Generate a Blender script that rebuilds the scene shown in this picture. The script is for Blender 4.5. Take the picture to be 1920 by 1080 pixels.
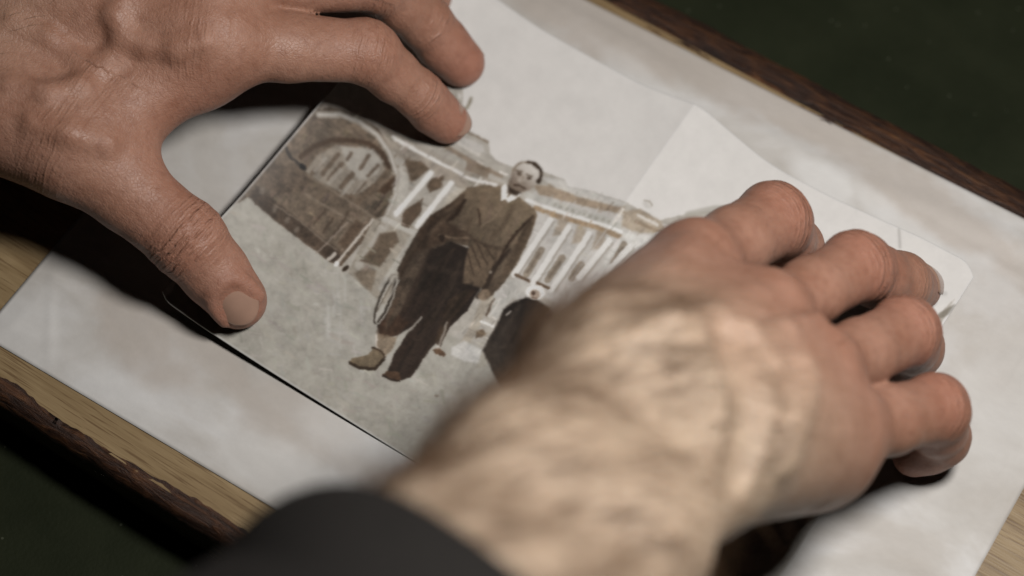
import bpy, math, random
import numpy as np
from mathutils import Matrix, Vector

# ------------------------------------------------------------------ camera, world, lamp, exposure
# Modelling numbers are image pixels with a height, or millimetres on the table (X along the print's long side, Y along its
# short side, Z up from the paper); everything is scaled to metres when it is linked.
MM = 0.001
CAM_POS = np.array([236.197, -188.967, 523.256])
YAW, PITCH, ROLL, FPX = -0.5793366, 1.05816078, 0.00594735, 4150.0
scene = bpy.context.scene
for o in list(bpy.data.objects):
    bpy.data.objects.remove(o, do_unlink=True)
C = scene.collection

_d = np.array([math.sin(YAW) * math.cos(PITCH), math.cos(YAW) * math.cos(PITCH), -math.sin(PITCH)])
_r = np.array([math.cos(YAW), -math.sin(YAW), 0.0])
_u = np.cross(_r, _d)
RIGHT = _r * math.cos(ROLL) + _u * math.sin(ROLL)
UP = -_r * math.sin(ROLL) + _u * math.cos(ROLL)
FWD = _d

cam_data = bpy.data.cameras.new('camera')
cam = bpy.data.objects.new('camera', cam_data)
C.objects.link(cam)
m = Matrix.Identity(4)
for i in range(3):
    m[i][0], m[i][1], m[i][2], m[i][3] = RIGHT[i], UP[i], -FWD[i], CAM_POS[i] * MM
cam.matrix_world = m
cam_data.sensor_width = 36.0
cam_data.lens = FPX / 1920.0 * 36.0
cam_data.clip_start, cam_data.clip_end = 0.01, 20.0
cam_data.dof.use_dof = True
cam_data.dof.focus_distance = 0.582
cam_data.dof.aperture_fstop = 6.2
scene.camera = cam

world = bpy.data.worlds.new('World')
scene.world = world
world.use_nodes = True
bg = world.node_tree.nodes['Background']
bg.inputs[0].default_value = (1.0, 0.86, 0.72, 1)
bg.inputs[1].default_value = 0.0040

lamp_data = bpy.data.lights.new('desk_lamp', 'AREA')
lamp_data.shape = 'DISK'
lamp_data.size = 0.085
lamp_data.energy = 2.02
lamp_data.color = (1.0, 0.965, 0.925)
lamp = bpy.data.objects.new('desk_lamp', lamp_data)
C.objects.link(lamp)
LAMP = Vector((0.243, 0.078, 0.405))
lamp.location = LAMP
lamp.rotation_euler = (Vector((0.06, 0.05, 0.0)) - LAMP).to_track_quat('-Z', 'Y').to_euler()

scene.cycles.diffuse_bounces = 1
scene.cycles.max_bounces = 6
scene.view_settings.view_transform = 'Standard'
scene.view_settings.look = 'None'
scene.view_settings.exposure = 0.0
scene.view_settings.gamma = 1.0
scene.view_settings.use_curve_mapping = False

rng = np.random.default_rng(7)
random.seed(7)


def at(x, y, z):
    """the table scene point (mm) at height z behind image pixel (x, y)"""
    v = RIGHT * ((x - 960.0) / FPX) - UP * ((y - 540.0) / FPX) + FWD
    return CAM_POS + v * ((z - CAM_POS[2]) / v[2])


# ------------------------------------------------------------------ helpers
def link_mesh(name, verts, faces, mat=None, parent=None, smooth=True, attrs=None):
    me = bpy.data.meshes.new(name)
    verts = np.asarray(verts, dtype=np.float64) * MM
    if isinstance(faces, np.ndarray):
        n, k = faces.shape
        me.vertices.add(len(verts))
        me.vertices.foreach_set('co', verts.astype(np.float32).ravel())
        me.loops.add(n * k)
        me.loops.foreach_set('vertex_index', faces.astype(np.int32).ravel())
        me.polygons.add(n)
        me.polygons.foreach_set('loop_start', np.arange(0, n * k, k, dtype=np.int32))
        me.update(calc_edges=True)
        me.validate()
    else:
        me.from_pydata(verts.tolist(), [], faces)
        me.update()
    me.polygons.foreach_set('use_smooth', np.full(len(me.polygons), smooth))
    for an, av in (attrs or {}).items():
        av = np.asarray(av, dtype=np.float32)
        if av.ndim == 1:
            a = me.attributes.new(an, 'FLOAT', 'POINT')
            a.data.foreach_set('value', av)
        elif av.shape[1] == 3:
            a = me.attributes.new(an, 'FLOAT_VECTOR', 'POINT')
            a.data.foreach_set('vector', av.ravel())
        else:
            a = me.attributes.new(an, 'FLOAT_COLOR', 'POINT')
            a.data.foreach_set('color', av.ravel())
    if mat:
        me.materials.append(mat)
    o = bpy.data.objects.new(name, me)
    C.objects.link(o)
    if parent:
        o.parent = parent
    return o


def tag(o, label=None, cat=None, group=None, kind=None):
    for k, v in (('label', label), ('category', cat), ('group', group), ('kind', kind)):
        if v:
            o[k] = v
    return o


def empty(name, loc=(0, 0, 0)):
    o = bpy.data.objects.new(name, None)
    o.empty_display_size = 0.02
    C.objects.link(o)
    o.location = Vector(loc) * MM
    return o


def under(o, root):
    """make o a part of root and keep it where it is"""
    o.parent = root
    o.matrix_parent_inverse = Matrix.Translation(-root.location)
    return o


def value_noise(h, w, cell, seed, octaves=4, fall=0.5):
    r = np.random.default_rng(seed)
    out = np.zeros((h, w))
    amp, tot = 1.0, 0.0
    for _ in range(octaves):
        cy, cx = (cell if isinstance(cell, tuple) else (cell, cell))
        gh, gw = int(h / cy) + 3, int(w / cx) + 3
        g = r.random((gh, gw))
        yy, xx = np.arange(h) / cy, np.arange(w) / cx
        iy, ix = yy.astype(int), xx.astype(int)
        fy, fx = (yy - iy)[:, None], (xx - ix)[None, :]
        fy, fx = fy * fy * (3 - 2 * fy), fx * fx * (3 - 2 * fx)
        a = g[iy][:, ix] * (1 - fx) + g[iy][:, ix + 1] * fx
        b = g[iy + 1][:, ix] * (1 - fx) + g[iy + 1][:, ix + 1] * fx
        out += amp * (a * (1 - fy) + b * fy)
        tot += amp
        amp *= fall
        cell = (max(cy / 2, 1.0), max(cx / 2, 1.0))
    return out / tot


class NT:
    """tiny node-tree writer"""

    def __init__(self, name):
        self.m = bpy.data.materials.new(name)
        self.m.use_nodes = True
        self.t = self.m.node_tree
        self.b = self.t.nodes['Principled BSDF']
        self.out = self.t.nodes['Material Output']

    def n(self, kind, **kw):
        nd = self.t.nodes.new(kind)
        for k, v in kw.items():
            if k.startswith('i_'):
                nd.inputs[k[2:].replace('_', ' ')].default_value = v
            else:
                setattr(nd, k, v)
        return nd

    def l(self, a, b):
        self.t.links.new(a, b)

    def s(self, name, v):
        self.b.inputs[name].default_value = v

    def noise(self, vec, scale, detail=4, rough=0.55, dist=0.0):
        nd = self.n('ShaderNodeTexNoise')
        nd.inputs['Scale'].default_value = scale
        nd.inputs['Detail'].default_value = detail
        nd.inputs['Roughness'].default_value = rough
        nd.inputs['Distortion'].default_value = dist
        if vec is not None:
            self.l(vec, nd.inputs['Vector'])
        return nd.outputs['Fac']

    def ramp(self, fac, stops):
        nd = self.n('ShaderNodeValToRGB')
        e = nd.color_ramp.elements
        while len(e) < len(stops):
            e.new(0.5)
        for el, (p, c) in zip(e, stops):
            el.position = p
            el.color = (*c, 1) if len(c) == 3 else c
        self.l(fac, nd.inputs['Fac'])
        return nd.outputs['Color']

    def mix(self, fac, a, b, mode='MIX'):
        nd = self.n('ShaderNodeMix', data_type='RGBA', blend_type=mode)
        for inp, v in ((nd.inputs[0], fac), (nd.inputs[6], a), (nd.inputs[7], b)):
            if hasattr(v, 'links'):
                self.l(v, inp)
            elif isinstance(v, (int, float)):
                inp.default_value = v if inp.type == 'VALUE' else (v, v, v, 1)
            else:
                inp.default_value = (*v, 1)
        return nd.outputs[2]

    def math(self, op, a, b=None, c=None):
        nd = self.n('ShaderNodeMath', operation=op)
        for i, v in enumerate((a, b, c)):
            if v is None:
                continue
            if hasattr(v, 'links'):
                self.l(v, nd.inputs[i])
            else:
                nd.inputs[i].default_value = v
        return nd.outputs[0]

    def bump(self, height, strength, dist, normal=None):
        nd = self.n('ShaderNodeBump')
        nd.inputs['Strength'].default_value = strength
        nd.inputs['Distance'].default_value = dist
        self.l(height, nd.inputs['Height'])
        if normal is not None:
            self.l(normal, nd.inputs['Normal'])
        return nd.outputs['Normal']

    def coord(self, scale=(1, 1, 1), rot=(0, 0, 0), kind='Object'):
        tc = self.n('ShaderNodeTexCoord')
        mp = self.n('ShaderNodeMapping')
        mp.inputs['Scale'].default_value = scale
        mp.inputs['Rotation'].default_value = rot
        self.l(tc.outputs[kind], mp.inputs['Vector'])
        return mp.outputs['Vector']

    def attr(self, name, out='Fac'):
        return self.n('ShaderNodeAttribute', attribute_name=name).outputs[out]


# ------------------------------------------------------------------ materials of the setting
def mat_mat():
    t = NT('green_cutting_mat')
    v = t.coord()
    a = t.noise(v, 35, 5)
    c = t.ramp(a, [(0.3, (0.0110, 0.0138, 0.0068)), (0.7, (0.0190, 0.0222, 0.0118))])
    g = t.noise(v, 900, 2)
    vo = t.n('ShaderNodeTexVoronoi', feature='F1')
    vo.inputs['Scale'].default_value = 420
    t.l(v, vo.inputs['Vector'])
    sp = t.math('LESS_THAN', vo.outputs['Distance'], 0.16)
    sep = t.n('ShaderNodeSeparateColor')
    t.l(vo.outputs['Color'], sep.inputs[0])
    rare = t.math('GREATER_THAN', sep.outputs[0], 0.91)
    c = t.mix(t.math('MULTIPLY', t.math('MULTIPLY', sp, rare), 0.55), c, (0.08, 0.085, 0.06))
    t.l(c, t.b.inputs['Base Color'])
    t.s('Roughness', 0.62)
    t.s('Specular IOR Level', 0.08)
    t.l(t.bump(g, 0.35, 0.0004), t.b.inputs['Normal'])
    return t.m


def mat_wood():
    t = NT('pale_oak')
    v = t.coord(scale=(5, 60, 60))
    a = t.noise(v, 4.0, 6, 0.6, 0.6)
    c = t.ramp(a, [(0.25, (0.115, 0.070, 0.032)), (0.45, (0.215, 0.148, 0.074)), (0.62, (0.275, 0.197, 0.105)), (0.8, (0.18, 0.118, 0.056))])
    v2 = t.coord(scale=(14, 420, 420))
    pores = t.noise(v2, 5.0, 3, 0.5, 0.2)
    pm = t.ramp(pores, [(0.55, (0, 0, 0)), (0.66, (1, 1, 1))])
    c = t.mix(t.math('MULTIPLY', pm, 0.75), c, (0.10, 0.055, 0.022))
    t.l(c, t.b.inputs['Base Color'])
    t.s('Roughness', 0.5)
    t.l(t.bump(pores, 0.25, 0.0004), t.b.inputs['Normal'])
    return t.m


def mat_bark():
    t = NT('dark_waney_edge')
    v = t.coord(scale=(16, 90, 90))
    a = t.noise(v, 6.0, 7, 0.65, 0.8)
    c = t.ramp(a, [(0.30, (0.008, 0.003, 0.0015)), (0.48, (0.028, 0.010, 0.004)), (0.62, (0.075, 0.028, 0.009)), (0.80, (0.19, 0.095, 0.036))])
    t.l(c, t.b.inputs['Base Color'])
    t.s('Roughness', 0.6)
    t.l(t.bump(a, 0.8, 0.0012), t.b.inputs['Normal'])
    return t.m


def mat_paper():
    t = NT('stained_paper')
    v = t.coord(scale=(1, 1.6, 1))
    a = t.noise(v, 20, 5, 0.55, 0.5)
    c = t.ramp(a, [(0.36, (0.42, 0.395, 0.365)), (0.50, (0.49, 0.47, 0.445)), (0.60, (0.56, 0.55, 0.54))])
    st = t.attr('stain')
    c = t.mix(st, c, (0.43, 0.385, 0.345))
    pl = t.attr('pale')
    c = t.mix(pl, c, (0.63, 0.625, 0.617))
    f = t.noise(v, 160, 4, 0.6)
    c = t.mix(0.12, c, t.ramp(f, [(0.3, (0.5, 0.5, 0.5)), (0.7, (1, 1, 1))]), 'MULTIPLY')
    t.l(c, t.b.inputs['Base Color'])
    t.s('Roughness', 0.55)
    t.s('Specular IOR Level', 0.35)
    v2 = t.coord()
    t.l(t.bump(t.noise(v2, 700, 3), 0.12, 0.0003, t.bump(t.noise(v2, 30, 3), 0.25, 0.002)), t.b.inputs['Normal'])
    return t.m


def mat_print():
    t = NT('sepia_print')
    c = t.attr('print', 'Color')
    v = t.coord()
    f = t.noise(v, 900, 3, 0.6)
    c = t.mix(0.03, c, t.ramp(f, [(0.3, (0.45, 0.45, 0.45)), (0.7, (1, 1, 1))]), 'MULTIPLY')
    t.l(c, t.b.inputs['Base Color'])
    t.s('Roughness', 0.42)
    t.s('Specular IOR Level', 0.35)
    t.l(t.bump(t.noise(v, 160, 3), 0.03, 0.0004), t.b.inputs['Normal'])
    return t.m


def mat_skin(name, base, red, pale):
    t = NT(name)
    v = t.coord()
    n1 = t.noise(v, 90, 5, 0.6)
    c = t.mix(t.ramp(n1, [(0.35, (0, 0, 0)), (0.65, (1, 1, 1))]), base, tuple(x * y for x, y in zip(base, (0.86, 0.80, 0.76))))
    c = t.mix(t.math('MULTIPLY', t.attr('red'), 0.8), c, red)
    c = t.mix(t.attr('pale'), c, pale)
    n2 = t.noise(v, 420, 4, 0.6)
    c = t.mix(0.35, c, t.ramp(n2, [(0.32, (0.62, 0.52, 0.48)), (0.55, (1, 1, 1))]), 'MULTIPLY')
    t.l(c, t.b.inputs['Base Color'])
    t.s('Subsurface Weight', 0.12)
    t.s('Subsurface Radius', (1.0, 0.42, 0.22))
    t.s('Subsurface Scale', 0.0016)
    t.s('Roughness', 0.46)
    t.s('Specular IOR Level', 0.34)
    # fine skin relief: cells, pores and transverse knuckle lines
    vo = t.n('ShaderNodeTexVoronoi', feature='DISTANCE_TO_EDGE')
    vo.inputs['Scale'].default_value = 950
    wv = t.n('ShaderNodeVectorMath', operation='ADD')
    nz = t.n('ShaderNodeTexNoise')
    nz.inputs['Scale'].default_value = 300
    t.l(v, nz.inputs['Vector'])
    sc = t.n('ShaderNodeVectorMath', operation='SCALE')
    sc.inputs['Scale'].default_value = 0.0016
    t.l(nz.outputs['Color'], sc.inputs[0])
    t.l(v, wv.inputs[0])
    t.l(sc.outputs[0], wv.inputs[1])
    t.l(wv.outputs[0], vo.inputs['Vector'])
    cell = t.ramp(vo.outputs['Distance'], [(0.0, (0, 0, 0)), (0.16, (1, 1, 1))])
    nb = t.bump(cell, 0.26, 0.00022)
    vs = t.coord(scale=(1.0, 3.2, 1.0), rot=(0, 0, 0.9))
    nb = t.bump(t.noise(vs, 330, 4, 0.6, 0.4), 0.32, 0.0006, nb)
    nb = t.bump(t.noise(v, 260, 5, 0.6), 0.30, 0.0009, nb)
    sep = t.n('ShaderNodeSeparateXYZ')
    t.l(t.attr('joint', 'Vector'), sep.inputs[0])
    wob = t.math('MULTIPLY', t.noise(v, 130, 3), 9.0)
    wav = t.math('SINE', t.math('ADD', t.math('MULTIPLY', sep.outputs[0], 3.1), wob))
    wav2 = t.math('SINE', t.math('ADD', t.math('MULTIPLY', sep.outputs[0], 6.3), t.math('MULTIPLY', wob, 1.7)))
    brk = t.ramp(t.noise(v, 330, 3), [(0.38, (0, 0, 0)), (0.62, (1, 1, 1))])
    wr = t.math('MULTIPLY', t.math('MULTIPLY', t.math('ADD', wav, t.math('MULTIPLY', wav2, 0.6)), sep.outputs[2]), brk)
    nb = t.bump(wr, 0.6, 0.0006, nb)
    t.l(nb, t.b.inputs['Normal'])
    ro = t.noise(v, 150, 4)
    t.l(t.ramp(ro, [(0.3, (0.38, 0.38, 0.38)), (0.7, (0.58, 0.58, 0.58))]), t.b.inputs['Roughness'])
    return t.m


def mat_simple(name, col, rough, spec=0.4, **kw):
    t = NT(name)
    v = t.coord()
    a = t.noise(v, kw.get('scale', 200), 4)
    k = kw.get('var', 0.75)
    c = t.ramp(a, [(0.3, tuple(x * k for x in col)), (0.7, col)])
    t.l(c, t.b.inputs['Base Color'])
    t.s('Roughness', rough)
    t.s('Specular IOR Level', spec)
    if kw.get('bump'):
        t.l(t.bump(a, kw['bump'], 0.0004), t.b.inputs['Normal'])
    return t.m

# ------------------------------------------------------------------ the setting: mat
MAT_Z = -22.0
g = 900
gm = link_mesh('table_mat', [(-g, -g, MAT_Z), (g, -g, MAT_Z), (g, g, MAT_Z), (-g, g, MAT_Z)], [(0, 1, 2, 3)], mat_mat(), smooth=False)
tag(gm, kind='structure')

# ------------------------------------------------------------------ wooden board with dark waney edges
WOOD, BARK = mat_wood(), mat_bark()
board = empty('wooden_board', (100, 60, MAT_Z))
tag(board, 'pale wooden board with dark bark edges lying on the green mat', 'board')
BX0, BX1, NB = -150.0, 340.0, 900


def strip(name, prof, mat, rough):
    """loft of cross-section points (y, z, wobble) along the board"""
    xs = np.linspace(BX0, BX1, NB)
    k = len(prof)
    V = np.zeros((NB, k, 3))
    for j, (y, z, wob) in enumerate(prof):
        nz = value_noise(1, NB, (1, 46), 11 + 5 * j + rough, 5, 0.66)[0] - 0.5
        nz2 = value_noise(1, NB, (1, 22), 31 + 5 * j + rough, 4)[0] - 0.5
        V[:, j, 0] = xs
        V[:, j, 1] = y + nz * wob * 2.2
        V[:, j, 2] = z + nz2 * (0.1 if wob > 2.1 else wob) * 0.5
    idx = np.arange(NB * k).reshape(NB, k)
    F = np.stack([idx[:-1, :-1], idx[1:, :-1], idx[1:, 1:], idx[:-1, 1:]], -1).reshape(-1, 4)
    return link_mesh(name, V.reshape(-1, 3), F, mat)


# plank: closed box a little inside the edges
yl, yh, zt, zb = -41.6, 153.5, -0.55, MAT_Z + 0.3
tilt = 0.0
ptop = [(BX0, yl, zb), (BX1, yl, zb), (BX1, yh, zb), (BX0, yh, zb), (BX0, yl, zt), (BX1, yl, zt), (BX1, yh, zt), (BX0, yh, zt)]
under(link_mesh('plank', ptop, [(0, 3, 2, 1), (4, 5, 6, 7), (0, 1, 5, 4), (1, 2, 6, 5), (2, 3, 7, 6), (3, 0, 4, 7)], WOOD, smooth=False), board)
near = strip('bark_edge', [(-40.0, zt + 0.16, 2.3), (-41.6, zt + 0.14, 1.6), (-43.4, zt - 0.15, 1.0), (-44.8, zt - 1.9, 1.0), (-45.4, zt - 5.5, 1.0), (-45.2, zt - 14, 1.0), (-44.0, zb, 0.8)], BARK, 0)
far = strip('bark_edge', [(167.5, zb, 1.0), (168.5, zt - 13, 1.4), (167.0, zt - 8, 1.6), (164.0, zt - 3.6, 1.6), (158.5, zt - 0.9, 1.6), (151.8, zt + 0.12, 2.0)], BARK, 3)
under(near, board)
under(far, board)

# ------------------------------------------------------------------ sheet of paper
PA = math.radians(1.5845)
px0, px1, py0, py1 = -36.9, 220.0, -32.05, 149.2
nx, ny = 260, 184
u = np.linspace(px0, px1, nx)
w = np.linspace(py0, py1, ny)
U, Wv = np.meshgrid(u, w)
X = math.cos(PA) * U - math.sin(PA) * Wv
Y = math.sin(PA) * U + math.cos(PA) * Wv
wav = value_noise(ny, nx, (38, 60), 5, 3)
ridge = np.exp(-((Wv - 138 - 3 * np.sin(U / 26)) / 4.0) ** 2) * np.clip((U - 20) / 40, 0, 1) * 0.9
Z = -0.25 + wav * 0.9 + ridge
for a_, b_, c_, w_, h_ in ((1, 0, 204, 0.9, 0.35), (0.97, 0.24, 176, 1.0, 0.25), (0.2, 0.98, -14, 1.0, 0.28), (0.05, 1.0, 141, 1.2, 0.3), (0.8, 0.6, -30, 1.0, 0.25)):
    Z += h_ * np.exp(-(((a_ * U + b_ * Wv - c_) + 1.5 * (wav - 0.5)) / w_) ** 2) * np.clip(value_noise(ny, nx, 40, int(90 + c_ + 200), 2) * 2.2 - 0.7, 0, 1)
edge = np.minimum(np.minimum(U - px0, px1 - U), np.minimum(Wv - py0, py1 - Wv))
Z = -0.28 + (Z + 0.28) * np.clip(edge / 6, 0.12, 1)


def project(P):
    """picture position (in units of the 1920 wide photograph) of points in mm"""
    q = P - CAM_POS
    zc = q @ FWD
    return 960 + FPX * (q @ RIGHT) / zc, 540 - FPX * (q @ UP) / zc


def blob_field(cxy, rx, ry, ang, nz, hard):
    dx, dy = X - cxy[0], Y - cxy[1]
    ca, sa = math.cos(ang), math.sin(ang)
    a, b = (dx * ca + dy * sa) / rx, (-dx * sa + dy * ca) / ry
    return np.clip((1.15 - np.hypot(a, b) + (nz - 0.5) * 1.5) * hard, 0, 1)


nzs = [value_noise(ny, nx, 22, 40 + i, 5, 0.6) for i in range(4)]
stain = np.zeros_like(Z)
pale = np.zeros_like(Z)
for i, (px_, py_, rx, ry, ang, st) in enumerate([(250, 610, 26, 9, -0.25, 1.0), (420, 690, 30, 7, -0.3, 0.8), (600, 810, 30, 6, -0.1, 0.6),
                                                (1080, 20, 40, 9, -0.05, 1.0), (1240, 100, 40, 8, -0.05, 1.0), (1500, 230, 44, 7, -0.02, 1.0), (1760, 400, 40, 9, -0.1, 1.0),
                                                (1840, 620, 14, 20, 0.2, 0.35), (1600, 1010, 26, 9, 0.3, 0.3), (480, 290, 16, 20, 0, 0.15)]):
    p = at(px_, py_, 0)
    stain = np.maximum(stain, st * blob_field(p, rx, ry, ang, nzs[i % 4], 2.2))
for i, (px_, py_, rx, ry, ang, st) in enumerate([(60, 640, 18, 16, 0, 0.8), (130, 590, 6, 5, 0, 0.5), (1530, 330, 12, 5, -0.2, 1.0), (1650, 395, 14, 4, -0.25, 0.7), (1200, 150, 16, 4, -0.2, 0.55),
                                                (1700, 430, 12, 4, 0, 0.8), (520, 880, 34, 8, 0, 0.7), (700, 840, 22, 7, 0, 0.6), (200, 730, 22, 6, 0, 0.7), (1850, 780, 14, 26, 0, 0.5)]):
    p = at(px_, py_, 0)
    pale = np.maximum(pale, st * blob_field(p, rx, ry, ang, nzs[(i + 2) % 4], 1.6))
idx = np.arange(nx * ny).reshape(ny, nx)
F = np.stack([idx[:-1, :-1], idx[:-1, 1:], idx[1:, 1:], idx[1:, :-1]], -1).reshape(-1, 4)
sheet = link_mesh('paper_sheet', np.stack([X, Y, Z], -1).reshape(-1, 3), F, mat_paper(), attrs={'stain': stain.ravel() * 0.75, 'pale': pale.ravel() * 0.7})
so = sheet.modifiers.new('thickness', 'SOLIDIFY')
so.thickness, so.offset = 0.00016, -1
tag(sheet, 'stained off-white sheet of paper lying on the wooden board under the photograph', 'paper')


# ------------------------------------------------------------------ the photographic print: a flat sepia picture on a creased card
PX0, PY0, PX1, PY1 = 280, -120, 1860, 1290
PW, PH = PX1 - PX0, PY1 - PY0


def lin(c):
    c = np.asarray(c, float) / 255.0
    return np.where(c <= 0.04045, c / 12.92, ((c + 0.055) / 1.055) ** 2.4)


canvas = np.zeros((PH, PW, 3))
canvas[:] = (194, 191, 188)
NZ1 = value_noise(PH, PW, 26, 101, 5, 0.6) - 0.5
NZ2 = value_noise(PH, PW, 7, 102, 3, 0.6) - 0.5
# streaks that run along the picture's uprights, which lean in the card
ygrid, xgrid = np.mgrid[0:PH, 0:PW]


def win(pts, pad):
    pts = np.asarray(pts, float)
    x0 = int(max(pts[:, 0].min() - pad - PX0, 0)); x1 = int(min(pts[:, 0].max() + pad - PX0 + 1, PW))
    y0 = int(max(pts[:, 1].min() - pad - PY0, 0)); y1 = int(min(pts[:, 1].max() + pad - PY0 + 1, PH))
    if x1 <= x0 or y1 <= y0:
        return None
    gx, gy = np.meshgrid(np.arange(x0, x1) + PX0, np.arange(y0, y1) + PY0)
    return slice(y0, y1), slice(x0, x1), gx.astype(float), gy.astype(float)


def seg_d(gx, gy, a, b):
    ax, ay = a
    bx, by = b
    dx, dy = bx - ax, by - ay
    h = np.clip(((gx - ax) * dx + (gy - ay) * dy) / max(dx * dx + dy * dy, 1e-6), 0, 1)
    return np.hypot(gx - ax - h * dx, gy - ay - h * dy)


def put(sl, cov, col, tex=0.0, tint=None):
    c = np.array(col, float)[None, None, :]
    if tex:
        c = c * (1 + tex * (NZ1[sl[0], sl[1]] + 0.8 * NZ2[sl[0], sl[1]])[..., None] * 1.6)
    canvas[sl[0], sl[1]] = canvas[sl[0], sl[1]] * (1 - cov[..., None]) + c * cov[..., None]


def poly(pts, col, a=1.0, soft=1.4, tex=0.12):
    wdw = win(pts, soft + 2)
    if wdw is None:
        return
    sy, sx, gx, gy = wdw
    inside = np.zeros(gx.shape, bool)
    dist = np.full(gx.shape, 1e9)
    n = len(pts)
    for i in range(n):
        p, q = pts[i], pts[(i + 1) % n]
        dist = np.minimum(dist, seg_d(gx, gy, p, q))
        if p[1] != q[1]:
            cr = ((p[1] > gy) != (q[1] > gy)) & (gx < (q[0] - p[0]) * (gy - p[1]) / (q[1] - p[1]) + p[0])
            inside ^= cr
    sd = np.where(inside, -dist, dist)
    put((sy, sx), np.clip(0.5 - sd / soft, 0, 1) * a, col, tex)


def line(pts, wd, col, a=1.0, soft=1.3, tex=0.0):
    wdw = win(pts, wd + soft + 2)
    if wdw is None:
        return
    sy, sx, gx, gy = wdw
    d = np.full(gx.shape, 1e9)
    for p, q in zip(pts[:-1], pts[1:]):
        d = np.minimum(d, seg_d(gx, gy, p, q))
    put((sy, sx), np.clip(0.5 - (d - wd / 2) / soft, 0, 1) * a, col, tex)


def shade(pts, ca, cb, pa, pb, a=1.0, soft=2.4, tex=0.06):
    """area filled with a tone that runs from ca at pa to cb at pb"""
    wdw = win(pts, soft + 2)
    sy, sx, gx, gy = wdw
    dx, dy = pb[0] - pa[0], pb[1] - pa[1]
    t_ = np.clip(((gx - pa[0]) * dx + (gy - pa[1]) * dy) / (dx * dx + dy * dy), 0, 1)[..., None]
    t_ = t_ * t_ * (3 - 2 * t_)
    keep = canvas[sy, sx].copy()
    poly(pts, (255, 255, 255), 1.0, soft, 0)
    cov = ((canvas[sy, sx] - keep) / np.maximum(255 - keep, 1e-6)).mean(-1, keepdims=True)
    col = (np.array(ca) * (1 - t_) + np.array(cb) * t_) * (1 + tex * (NZ1[sy, sx] + NZ2[sy, sx])[..., None])
    canvas[sy, sx] = keep * (1 - cov * a) + col * cov * a


def oval(c, rx, ry, ang, col, a=1.0, soft=1.4, tex=0.08):
    n = 40
    ca, sa = math.cos(ang), math.sin(ang)
    poly([(c[0] + rx * math.cos(t) * ca - ry * math.sin(t) * sa, c[1] + rx * math.cos(t) * sa + ry * math.sin(t) * ca)
          for t in np.linspace(0, 2 * math.pi, n, endpoint=False)], col, a, soft, tex)


# broken tones: many short strokes that follow the facade, the cloth and the paving
def strokes(region, n, dirs, ln, wd, jit, al, sd):
    r = np.random.default_rng(sd)
    reg = np.array(region, float)
    k = 0
    while k < n:
        x0, y0 = r.uniform(reg[:, 0].min(), reg[:, 0].max()), r.uniform(reg[:, 1].min(), reg[:, 1].max())
        ins = False
        for i in range(len(reg)):
            p, q = reg[i], reg[(i + 1) % len(reg)]
            if (p[1] > y0) != (q[1] > y0) and x0 < (q[0] - p[0]) * (y0 - p[1]) / (q[1] - p[1]) + p[0]:
                ins = not ins
        if not ins:
            continue
        k += 1
        d = dirs[r.integers(len(dirs))]
        l_ = r.uniform(*ln)
        base = canvas[int(np.clip(y0 - PY0, 0, PH - 1)), int(np.clip(x0 - PX0, 0, PW - 1))]
        f = 1 + r.normal(0, jit)
        line([(x0 - d[0] * l_ / 2, y0 - d[1] * l_ / 2), (x0 + d[0] * l_ / 2, y0 + d[1] * l_ / 2)], r.uniform(*wd), np.clip(base * f + r.normal(0, 2, 3), 8, 214), al, 2.2)


UPR, LEV = (0.60, -0.80), (0.88, 0.47)
STONE, LITE, MIDB, DKB = (158, 152, 143), (188, 185, 181), (108, 92, 76), (66, 50, 38)
# facade
poly([(300, 520), (690, 100), (760, 120), (850, 150), (868, 170), (868, 232), (882, 246), (916, 264), (918, 286), (930, 300), (968, 316), (1010, 318), (1060, 338), (1063, 350), (1105, 360), (1170, 384),
      (1195, 396), (1213, 402), (1236, 416), (1262, 408), (1290, 402), (1330, 396), (1420, 440), (1700, 600), (1760, 590), (1790, 560), (1500, 1100), (700, 640)], STONE, tex=0.10)
# ground
poly([(300, 600), (440, 390), (470, 392), (530, 432), (620, 494), (700, 545), (760, 585), (830, 622), (880, 640), (960, 690), (1300, 900), (1800, 640), (1500, 1290), (900, 1290), (250, 700)], (153, 149, 140), tex=0.09)
for i in range(46):
    a0 = rng.uniform(0, 6.28)
    oval((rng.uniform(400, 900), rng.uniform(470, 820)), rng.uniform(8, 34), rng.uniform(4, 14), 0.5 + rng.normal() * 0.4, (136, 132, 121) if i % 2 else (170, 166, 160), 0.30, 12, 0)
poly([(420, 640), (520, 600), (700, 690), (860, 770), (1000, 860), (900, 1000), (700, 900), (430, 700)], (148, 144, 134), 0.40, 40, 0.05)
for i in range(26):
    x0, y0 = rng.uniform(600, 690), rng.uniform(490, 600)
    line([(x0, y0), (x0 + rng.uniform(-6, 4), y0 + rng.uniform(20, 70))], rng.uniform(2, 6), (182, 180, 175) if i % 2 else (150, 149, 143), 0.30, 4)
strokes([(440, 400), (620, 496), (700, 545), (660, 690), (900, 700), (860, 830), (730, 830), (440, 650)], 420, [(0.85, 0.52), (0.2, 0.97), (0.9, 0.1)], (4, 26), (1.6, 6), 0.05, 0.6, 7)
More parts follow.
